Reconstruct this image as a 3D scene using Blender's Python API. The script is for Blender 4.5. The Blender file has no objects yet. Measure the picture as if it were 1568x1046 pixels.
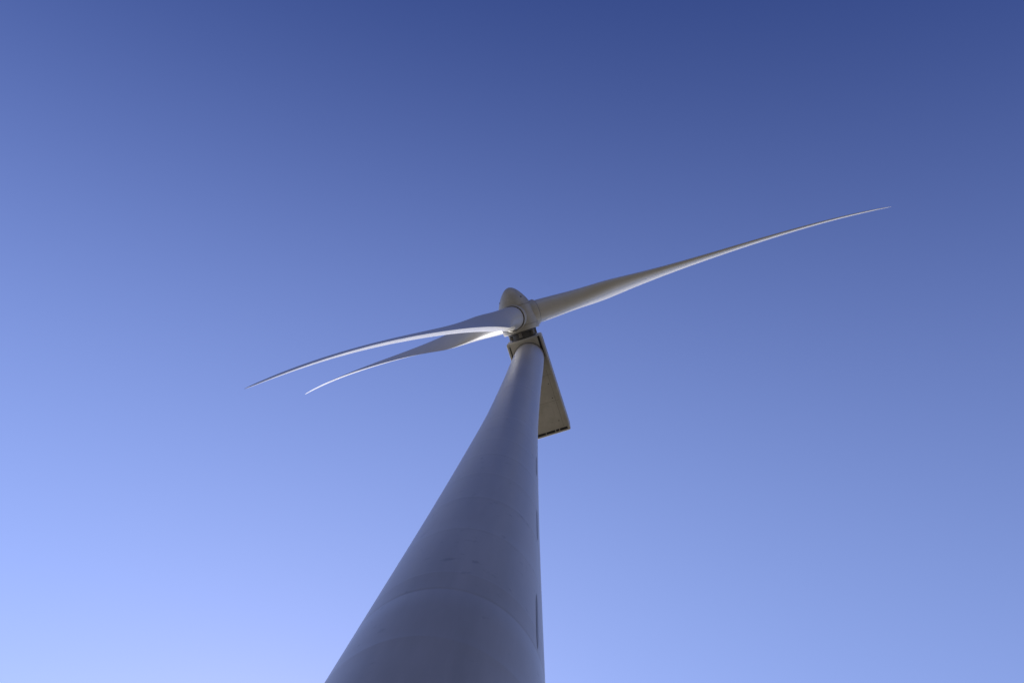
import bpy, bmesh, math
import numpy as np
from mathutils import Vector, Matrix
# ------------------------------------------------------------------ parameters
H=80.0; D=7.5462
psi=-0.5634; tilt=0.0524; th=0.3043; L=47.55; FK=0.515; FK2=6.73
SUN_AZ=math.radians(-9); SUN_EL=math.radians(40)
nh=Vector((math.sin(psi),-math.cos(psi),0)); e1=Vector((math.cos(psi),math.sin(psi),0)); zz=Vector((0,0,1))
n=(nh*math.cos(tilt)+zz*math.sin(tilt)).normalized(); e2=(-nh*math.sin(tilt)+zz*math.cos(tilt)).normalized()
T=Vector((0,D,H)); hub=T+zz*1.883+n*4.199

# ------------------------------------------------------------------ materials
def paint(name,base,rough=0.4,dirt=0.12,seams=None,streak=False,scale=1.0):
    m=bpy.data.materials.new(name); m.use_nodes=True; nt=m.node_tree; N=nt.nodes; Lk=nt.links
    b=N['Principled BSDF']; b.inputs['Roughness'].default_value=rough
    tc=N.new('ShaderNodeTexCoord')
    mp=N.new('ShaderNodeMapping'); mp.inputs['Scale'].default_value=(0.9*scale,0.9*scale,(0.12 if streak else 0.9)*scale)
    Lk.new(tc.outputs['Object'],mp.inputs[0])
    nz=N.new('ShaderNodeTexNoise'); nz.inputs['Scale'].default_value=1.3; nz.inputs['Detail'].default_value=8; nz.inputs['Roughness'].default_value=.6
    Lk.new(mp.outputs[0],nz.inputs['Vector'])
    rp=N.new('ShaderNodeValToRGB'); rp.color_ramp.elements[0].position=.3; rp.color_ramp.elements[1].position=.62
    d=1-dirt; rp.color_ramp.elements[0].color=(base[0]*d,base[1]*d,base[2]*d*.97,1); rp.color_ramp.elements[1].color=(*base,1)
    Lk.new(nz.outputs['Fac'],rp.inputs[0])
    n2=N.new('ShaderNodeTexNoise'); n2.inputs['Scale'].default_value=3.2*scale; n2.inputs['Detail'].default_value=5
    Lk.new(tc.outputs['Object'],n2.inputs['Vector'])
    r2=N.new('ShaderNodeValToRGB'); r2.color_ramp.elements[0].position=.27; r2.color_ramp.elements[1].position=.36
    r2.color_ramp.elements[0].color=(1-dirt*1.3,)*3+(1,); r2.color_ramp.elements[1].color=(1,1,1,1)
    Lk.new(n2.outputs['Fac'],r2.inputs[0])
    mx=N.new('ShaderNodeMix'); mx.data_type='RGBA'; mx.blend_type='MULTIPLY'; mx.inputs[0].default_value=1
    Lk.new(rp.outputs[0],mx.inputs[6]); Lk.new(r2.outputs[0],mx.inputs[7]); Lk.new(mx.outputs[2],b.inputs['Base Color'])
    mr=N.new('ShaderNodeMapRange'); mr.inputs[3].default_value=rough-.07; mr.inputs[4].default_value=rough+.1
    Lk.new(nz.outputs['Fac'],mr.inputs[0]); Lk.new(mr.outputs[0],b.inputs['Roughness'])
    bp=N.new('ShaderNodeBump'); bp.inputs['Strength'].default_value=.12; bp.inputs['Distance'].default_value=.02
    Lk.new(nz.outputs['Fac'],bp.inputs['Height']); Lk.new(bp.outputs[0],b.inputs['Normal'])
    return m
def plain(name,col,rough=.6,metal=0):
    m=bpy.data.materials.new(name); m.use_nodes=True; nt=m.node_tree; b=nt.nodes['Principled BSDF']
    nz=nt.nodes.new('ShaderNodeTexNoise'); nz.inputs['Scale'].default_value=4; nz.inputs['Detail'].default_value=6
    rp=nt.nodes.new('ShaderNodeValToRGB'); rp.color_ramp.elements[0].color=(*[c*.75 for c in col],1); rp.color_ramp.elements[1].color=(*col,1)
    nt.links.new(nz.outputs['Fac'],rp.inputs[0]); nt.links.new(rp.outputs[0],b.inputs['Base Color'])
    b.inputs['Roughness'].default_value=rough; b.inputs['Metallic'].default_value=metal
    return m
M_tower=paint('tower_paint',(.42,.39,.345),.30,.2,streak=True)
M_blade=paint('blade_gelcoat',(.56,.54,.50),.35,.06,scale=.5)
M_nac=paint('nacelle_grp',(.46,.43,.37),.45,.2)
M_spin=paint('spinner_grp',(.49,.46,.39),.42,.2)
M_dark=plain('dark_rubber',(.02,.02,.022),.7)
M_grey=plain('bearing_housing',(.10,.095,.09),.6)
M_stain=plain('tower_stain',(.25,.235,.22),.45)
M_steel=plain('galvanised_steel',(.35,.35,.35),.45,.8)
M_seam=plain('seam_sealant',(.24,.22,.19),.7)
M_conc=plain('concrete',(.38,.36,.33),.9)

# ------------------------------------------------------------------ helpers
turb=bpy.data.objects.new('wind_turbine',None); bpy.context.collection.objects.link(turb); turb.location=(0,D,0)
def mkobj(name,verts,faces,mat,smooth=True,parent=turb,angle=35):
    me=bpy.data.meshes.new(name); me.from_pydata([tuple(v) for v in verts],[],faces); me.validate()
    bm=bmesh.new(); bm.from_mesh(me); bmesh.ops.recalc_face_normals(bm,faces=bm.faces)
    if smooth:
        for f in bm.faces: f.smooth=True
        for e in bm.edges:
            if len(e.link_faces)==2 and e.calc_face_angle(0)>math.radians(angle): e.smooth=False
    bm.to_mesh(me); bm.free()
    o=bpy.data.objects.new(name,me); bpy.context.collection.objects.link(o); me.materials.append(mat)
    if parent: o.parent=parent; o.matrix_parent_inverse=Matrix.Translation(-parent.location)
    return o
def revolve(name,prof,origin,ax,mat,seg=128,angle=35,closed=False):
    ax=ax.normalized(); u=ax.orthogonal().normalized(); v=ax.cross(u)
    V=[];F=[]
    for a,r in prof:
        for i in range(seg):
            t=2*math.pi*i/seg; V.append(origin+ax*a+(u*math.cos(t)+v*math.sin(t))*max(r,1e-4))
    k=len(prof)
    for j in range(k-1 if not closed else k):
        jn=(j+1)%k
        for i in range(seg):
            F.append((j*seg+i,j*seg+(i+1)%seg,jn*seg+(i+1)%seg,jn*seg+i))
    return mkobj(name,V,F,mat,angle=angle)
def bevelbox(name,org,ax,ay,az,lo,hi,mat,bev=.1,seg=4):
    bm=bmesh.new(); c=[]
    for x in (lo[0],hi[0]):
        for y in (lo[1],hi[1]):
            for z in (lo[2],hi[2]): c.append(bm.verts.new(org+ax*x+ay*y+az*z))
    for f in ((0,1,3,2),(4,6,7,5),(0,4,5,1),(2,3,7,6),(0,2,6,4),(1,5,7,3)): bm.faces.new([c[i] for i in f])
    bmesh.ops.recalc_face_normals(bm,faces=bm.faces)
    if bev>0: bmesh.ops.bevel(bm,geom=list(bm.edges),offset=bev,segments=seg,profile=.5,affect='EDGES')
    me=bpy.data.meshes.new(name); 
    for f in bm.faces: f.smooth=bev>.03
    bm.to_mesh(me); bm.free()
    o=bpy.data.objects.new(name,me); bpy.context.collection.objects.link(o); me.materials.append(mat)
    o.parent=turb; o.matrix_parent_inverse=Matrix.Translation(-turb.location)
    return o

# ------------------------------------------------------------------ tower
zr=[0,12,24,40,56,69.6,80]; rv=[2.224,1.949,1.651,1.385,1.385,1.48,1.50]
def smooth_r(z):
    return float(np.mean([np.interp(min(max(z+d,0),80),zr,rv) for d in np.linspace(-5,5,15)]))
welds=[round(2.9*i+1.3,2) for i in range(1,27)]
flanges=[14.9,36.0,74.5]
zs=set(np.linspace(0.0,78.6,90).round(3).tolist())
prof=[]
marks=[(z,'w') for z in welds if min(abs(z-f) for f in flanges)>.8]+[(z,'f') for z in flanges]
for z,k in marks:
    w=.02 if k=='w' else .03
    for dz in (-w*2,-w,0,w,w*2): zs.add(round(z+dz,4))
mk=dict()
for z,k in marks:
    w=.02 if k=='w' else .03; h=.0012 if k=='w' else -.0035
    for dz in (-w,0,w): mk[round(z+dz,4)]=h
for z in sorted(zs): prof.append((z,smooth_r(z)+mk.get(z,0)))
revolve('tower',prof,Vector((0,D,0.25)),zz,M_tower,seg=192,angle=60)
revolve('tower_top_flange',[(78.6,1.50),(78.6,1.56),(78.85,1.56),(78.87,1.48),(79.7,1.48)],Vector((0,D,0.2)),zz,M_tower)
revolve('yaw_bearing',[(79.75,1.35),(79.75,1.58),(80.1,1.58),(80.12,1.2)],Vector((0,D,0)),zz,M_grey)
for i,(za,zb,adeg,wd) in enumerate(((15.3,17.9,37,2.6),(22.0,24.9,31.5,2.6),(29.2,32.4,32,3.2))):
    V=[];F=[];ns=20
    for s in range(ns+1):
        z=za+(zb-za)*s/ns; rr=smooth_r(z-.25)+.006; hw=math.radians(wd)*.5*(1-abs(2*s/ns-1)**4)+.002
        for k in range(4):
            a=-math.radians(adeg)+hw*(k/1.5-1); V.append(Vector((rr*math.cos(a),D+rr*math.sin(a),z)))
    for s in range(ns):
        for k in range(3): F.append((s*4+k,s*4+k+1,s*4+k+5,s*4+k+4))
    mkobj('rust_run_%d'%i,V,F,M_stain)
# ------------------------------------------------------------------ nacelle
A=-nh
def nacelle():
    W=1.862; z0=.0; z1=3.9; fr=-1.955; re=8.25
    bevelbox('nacelle_shell',T,A,e1,zz,(fr,-W,z0),(re,W,z1),M_nac,.2,5)
    bevelbox('roof_cooler',T,A,e1,zz,(5.6,-1.4,z1+.003),(7.8,1.4,z1+.75),M_nac,.12,4)
    bevelbox('floor_lip_a',T,A,e1,zz,(fr+.15,W-.24,z0-.08),(re-.12,W-.06,z0+.05),M_nac,.03,2)
    bevelbox('floor_lip_b',T,A,e1,zz,(fr+.15,-W+.06,z0-.08),(re-.12,-W+.24,z0+.05),M_nac,.03,2)
    bevelbox('floor_lip_rear',T,A,e1,zz,(re-.22,-W+.25,z0-.07),(re-.08,W-.25,z0+.05),M_nac,.03,2)
    for i,(a,b) in enumerate(((-1.6,-.72),(-.65,.28),(.36,.70),(.78,1.58))):
        bevelbox('rear_slot_%d'%i,T,A,e1,zz,(re-.46,a,z0-.012),(re-.235,b,z0+.05),M_dark,0)
    bevelbox('front_slot_a',T,A,e1,zz,(fr+.1,W-.46,z0-.012),(fr+2.3,W-.25,z0+.05),M_dark,0)
    bevelbox('side_slot_a',T,A,e1,zz,(fr+.3,W-.03,z0+.22),(fr+2.1,W+.012,z0+.42),M_dark,0)
    bevelbox('front_slot_b',T,A,e1,zz,(fr+.35,-W+.25,z0-.012),(fr+1.9,-W+.36,z0+.05),M_dark,0)
    for i,x in enumerate((2.2,4.9)):
        bevelbox('floor_seam_%d'%i,T,A,e1,zz,(x,-W+.25,z0-.006),(x+.03,W-.25,z0+.05),M_seam,0)
    bevelbox('floor_seam_long',T,A,e1,zz,(1.7,1.25,z0-.009),(re-.6,1.28,z0+.05),M_seam,0)
    bevelbox('hatch',T,A,e1,zz,(5.3,-.4,z0-.035),(6.6,.7,z0+.05),M_nac,.02,2)
    for i,(x,y) in enumerate(((4.6,1.0),(3.1,1.05),(7.0,.95),(4.0,-.8))):
        revolve('drain_%d'%i,[(0,.001),(0,.05),(.08,.05)],T+A*x+e1*y+zz*(z0-.04),zz,M_dark,seg=16)
    for s in (-1,1):
        bevelbox('side_seam_%d'%(s+1),T,A,e1,zz,(fr+.3,s*W-.012,1.9),(re-.3,s*W+.012,1.94),M_seam,0)
    bevelbox('wind_vane_mast',T,A,e1,zz,(5.0,-.03,z1),(5.06,.03,z1+1.4),M_steel,0)
nacelle()
revolve('main_bearing_neck',[(-2.5,1.3),(-1.75,1.3),(-1.7,1.5),(-1.25,1.5)],hub,n,M_grey,seg=64)
for i in range(6):
    a=math.radians(60*i+22); d=e1*math.cos(a)+e2*math.sin(a); tt_=n.cross(d)
    bevelbox('lock_bracket_%d'%i,hub,n,tt_,d,(-2.15,-.16,1.25),(-1.6,.16,1.52),M_seam,.03,2)
# ------------------------------------------------------------------ spinner
sp=[(-1.48,1.2),(-1.52,1.78),(-1.46,1.90),(-1.0,1.97),(-.2,1.97),(.5,1.88),(1.1,1.72),(1.7,1.48),(2.3,1.14),(2.75,.80),(3.03,.5),(3.18,.22),(3.22,0.0)]
P=[]
for i in range(len(sp)-1):
    for k in range(4):
        p0=sp[max(i-1,0)];p1=sp[i];p2=sp[i+1];p3=sp[min(i+2,len(sp)-1)];t=k/4
        P.append(tuple(.5*((2*p1[j])+(-p0[j]+p2[j])*t+(2*p0[j]-5*p1[j]+4*p2[j]-p3[j])*t*t+(-p0[j]+3*p1[j]-3*p2[j]+p3[j])*t**3) for j in (0,1)))
P.append(sp[-1])
revolve('spinner',P,hub,n,M_spin,seg=128,angle=50)
revolve('spinner_seam',[(1.08,1.70),(1.08,1.742),(1.12,1.732),(1.12,1.69)],hub,n,M_seam)
revolve('spinner_back_seam',[(-1.02,1.93),(-1.02,1.982),(-.98,1.982),(-.98,1.93)],hub,n,M_seam)
for i in range(3):
    for (a,r,off) in ((1.9,1.39,.0),(.75,1.83,.55),(.75,1.83,-.55),(-.7,1.99,.5),(-.7,1.99,-.5)):
        ang=th+math.pi/3+i*2*math.pi/3+off
        d=e1*math.cos(ang)+e2*math.sin(ang)
        revolve('spinner_port_%d_%.1f_%.1f'%(i,a,off),[(0,.001),(0,.08),(-.06,.08)],hub+n*a+d*(r+.012),d,M_dark,seg=20)
# ------------------------------------------------------------------ blades
def airfoil(m,th_r,camb):
    pts=[]
    for i in range(m):
        a=2*math.pi*i/m; x=.5*(1+math.cos(a))
        yt=5*th_r*(.2969*math.sqrt(max(x,0))-.1260*x-.3516*x*x+.2843*x**3-.1036*x**4)
        yc=camb*4*x*(1-x)
        pts.append((x, yc+(yt if a<=math.pi else -yt)))
    return pts
ct=[0,.03,.06,.10,.15,.2,.25,.3,.4,.5,.6,.7,.8,.9,.96,.99,1]
cc=[2.4,2.45,2.75,3.2,3.45,3.5,3.35,3.05,2.5,2.1,1.8,1.5,1.2,.9,.62,.35,.08]
tt=[1,.98,.82,.60,.45,.37,.32,.28,.245,.22,.205,.19,.18,.17,.16,.16,.16]
bt=[42,42,41,38,33,27,22,18,13,10,7.5,5.5,4,3,3,3,3]
def sm(t,y,w=.045):
    w=min(w,max(1-t,1e-4),max(t,1e-4)); return float(np.mean([np.interp(t+dx,ct,y) for dx in np.linspace(-w,w,9)]))
def blade(i):
    a=th+i*2*math.pi/3
    d=e1*math.cos(a)+e2*math.sin(a); clk=e1*math.sin(a)-e2*math.cos(a)
    ns=130; m=64; V=[];F=[]
    for s in range(ns):
        t=s/(ns-1); t=1-(1-t)**1.15 if t<1 else 1
        r=1.6+(L-1.6)*t; q=r/L
        c=sm(t,cc); tk=sm(t,tt); be=math.radians(sm(t,bt))
        le=clk*math.cos(be)+n*math.sin(be); nv=-n*math.cos(be)+clk*math.sin(be)
        ctr=hub+d*r-n*(FK*q*q+FK2*(q**4-q*q)*.3)
        wa=min(1,max(0,(t-.03)/.18)); wa=wa*wa*(3-2*wa)
        af=airfoil(m,tk,.03)
        for k in range(m):
            ang=2*math.pi*k/m; x,y=af[k]
            xa=(.40-x)*c; ya=y*c
            R=c*tk/2; xc=-math.cos(ang)*R; yc=math.sin(ang)*R
            V.append(ctr+le*(xa*wa+xc*(1-wa))+nv*(ya*wa+yc*(1-wa)))
    for s in range(ns-1):
        for k in range(m): F.append((s*m+k,s*m+(k+1)%m,(s+1)*m+(k+1)%m,(s+1)*m+k))
    F.append(tuple(range((ns-1)*m,ns*m)))
    mkobj('blade_%d'%(i+1),V,F,M_blade,angle=50)
    revolve('blade_root_collar_%d'%(i+1),[(1.0,1.37),(2.0,1.37),(2.07,1.33),(2.07,1.2)],hub,d,M_spin,seg=72)
    revolve('blade_root_gap_%d'%(i+1),[(2.0,1.26),(2.12,1.26),(2.12,1.1)],hub,d,M_dark,seg=72)
for i in range(3): blade(i)

# ------------------------------------------------------------------ ground level
revolve('foundation',[(-.3,3.4),(.22,3.4),(.25,3.37),(.25,.5)],Vector((0,D,0)),zz,M_conc,seg=96)
dd=Vector((-1,.15,0)).normalized(); ds=Vector((-dd.y,dd.x,0))
Tb=Vector((0,D,0))
bevelbox('door_frame',Tb,dd,ds,zz,(2.0,-.55,1.45),(2.26,.55,3.75),M_tower,.04,3)
bevelbox('door',Tb,dd,ds,zz,(2.05,-.42,1.55),(2.29,.42,3.6),M_nac,.03,3)
for k in range(6):
    bevelbox('step_%d'%k,Tb,dd,ds,zz,(2.3+.28*(5-k),-.5,.25+.2*k+.0),(2.6+.28*(5-k),.5,.29+.2*k),M_steel,0)
for s in (-1,1):
    for k in (0,5): bevelbox('rail_post_%d_%d'%(s,k),Tb,dd,ds,zz,(2.4+.28*(5-k),s*.53-.02,.25),(2.44+.28*(5-k),s*.53+.02,1.3+.2*k),M_steel,0)

def gmat(name,c1,c2,scale):
    m=bpy.data.materials.new(name); m.use_nodes=True; nt=m.node_tree; b=nt.nodes['Principled BSDF']; b.inputs['Roughness'].default_value=.95
    tc=nt.nodes.new('ShaderNodeTexCoord'); nz=nt.nodes.new('ShaderNodeTexNoise'); nz.inputs['Scale'].default_value=scale; nz.inputs['Detail'].default_value=12
    nt.links.new(tc.outputs['Object'],nz.inputs['Vector'])
    rp=nt.nodes.new('ShaderNodeValToRGB'); rp.color_ramp.elements[0].position=.35; rp.color_ramp.elements[1].position=.65
    rp.color_ramp.elements[0].color=(*c1,1); rp.color_ramp.elements[1].color=(*c2,1)
    nt.links.new(nz.outputs['Fac'],rp.inputs[0]); nt.links.new(rp.outputs[0],b.inputs['Base Color'])
    bp=nt.nodes.new('ShaderNodeBump'); bp.inputs['Distance'].default_value=.03; nt.links.new(nz.outputs['Fac'],bp.inputs['Height']); nt.links.new(bp.outputs[0],b.inputs['Normal'])
    return m
def disc(name,r,z,mat,seg=96,cx=0,cy=0):
    V=[(cx,cy,z)]+[(cx+r*math.cos(2*math.pi*i/seg),cy+r*math.sin(2*math.pi*i/seg),z) for i in range(seg)]
    return mkobj(name,V,[(0,1+i,1+(i+1)%seg) for i in range(seg)],mat,smooth=False,parent=None)
disc('ground',6000,0,gmat('dry_grassland',(.085,.073,.046),(.14,.12,.08),.15))
disc('gravel_pad',16,.004,gmat('gravel',(.2,.185,.16),(.30,.28,.24),9),cx=0,cy=D)

# ------------------------------------------------------------------ light
w=bpy.data.worlds.new('World'); bpy.context.scene.world=w; w.use_nodes=True; nt=w.node_tree
bg=nt.nodes['Background']; sky=nt.nodes.new('ShaderNodeTexSky'); sky.sky_type='NISHITA'; sky.sun_disc=False
sky.sun_elevation=SUN_EL; sky.sun_rotation=SUN_AZ; sky.air_density=1.0; sky.dust_density=.15; sky.ozone_density=2.0; sky.altitude=300
tc=nt.nodes.new('ShaderNodeTexCoord'); dt=nt.nodes.new('ShaderNodeVectorMath'); dt.operation='DOT_PRODUCT'
# world direction of the brighter sunward half of the sky
dt.inputs[1].default_value=Vector((.165,.983,-.075)).normalized(); nt.links.new(tc.outputs['Generated'],dt.inputs[0])
mr=nt.nodes.new('ShaderNodeMapRange'); mr.inputs[1].default_value=-.5; mr.inputs[2].default_value=.5; nt.links.new(dt.outputs['Value'],mr.inputs[0])
rp=nt.nodes.new('ShaderNodeValToRGB'); rp.color_ramp.interpolation='B_SPLINE'; nt.links.new(mr.outputs[0],rp.inputs[0])
e=rp.color_ramp.elements; e[0].position=0; e[0].color=(.03,.07,.22,1); e[1].position=1; e[1].color=(.82,.68,.71,1)
x=e.new(.5); x.color=(.57,.49,.62,1)
mx=nt.nodes.new('ShaderNodeVectorMath'); mx.operation='MULTIPLY'
nt.links.new(sky.outputs[0],mx.inputs[0]); nt.links.new(rp.outputs[0],mx.inputs[1])
sc2=nt.nodes.new('ShaderNodeVectorMath'); sc2.operation='SCALE'; sc2.inputs['Scale'].default_value=3.35; nt.links.new(mx.outputs[0],sc2.inputs[0])
nt.links.new(sc2.outputs[0],bg.inputs[0]); bg.inputs[1].default_value=.12
S=Vector((math.sin(SUN_AZ)*math.cos(SUN_EL),math.cos(SUN_AZ)*math.cos(SUN_EL),math.sin(SUN_EL)))
sl=bpy.data.lights.new('sun','SUN'); sl.energy=5.0; sl.angle=math.radians(.53); sl.color=(1,.95,.88)
so=bpy.data.objects.new('sun',sl); bpy.context.collection.objects.link(so); so.rotation_euler=S.to_track_quat('Z','Y').to_euler(); so.location=(0,60,60)

# ------------------------------------------------------------------ camera
yaw,p,r,f=-.3189,1.4852,.5754,1190.6
Fv=Vector((math.sin(yaw)*math.cos(p),math.cos(yaw)*math.cos(p),math.sin(p)))
Rv=Vector((math.cos(yaw),-math.sin(yaw),0)); Uv=Rv.cross(Fv)
R2=Rv*math.cos(r)+Uv*math.sin(r); U2=-Rv*math.sin(r)+Uv*math.cos(r)
cd=bpy.data.cameras.new('camera'); co=bpy.data.objects.new('camera',cd); bpy.context.collection.objects.link(co)
Mx=Matrix((R2,U2,-Fv)).transposed().to_4x4(); Mx.translation=Vector((0,0,1.6)); co.matrix_world=Mx
cd.sensor_width=36; cd.lens=f/1568*36; cd.clip_end=20000; cd.clip_start=.05
sc=bpy.context.scene; sc.camera=co
sc.view_settings.view_transform='Standard'; sc.view_settings.look='None'; sc.view_settings.exposure=0
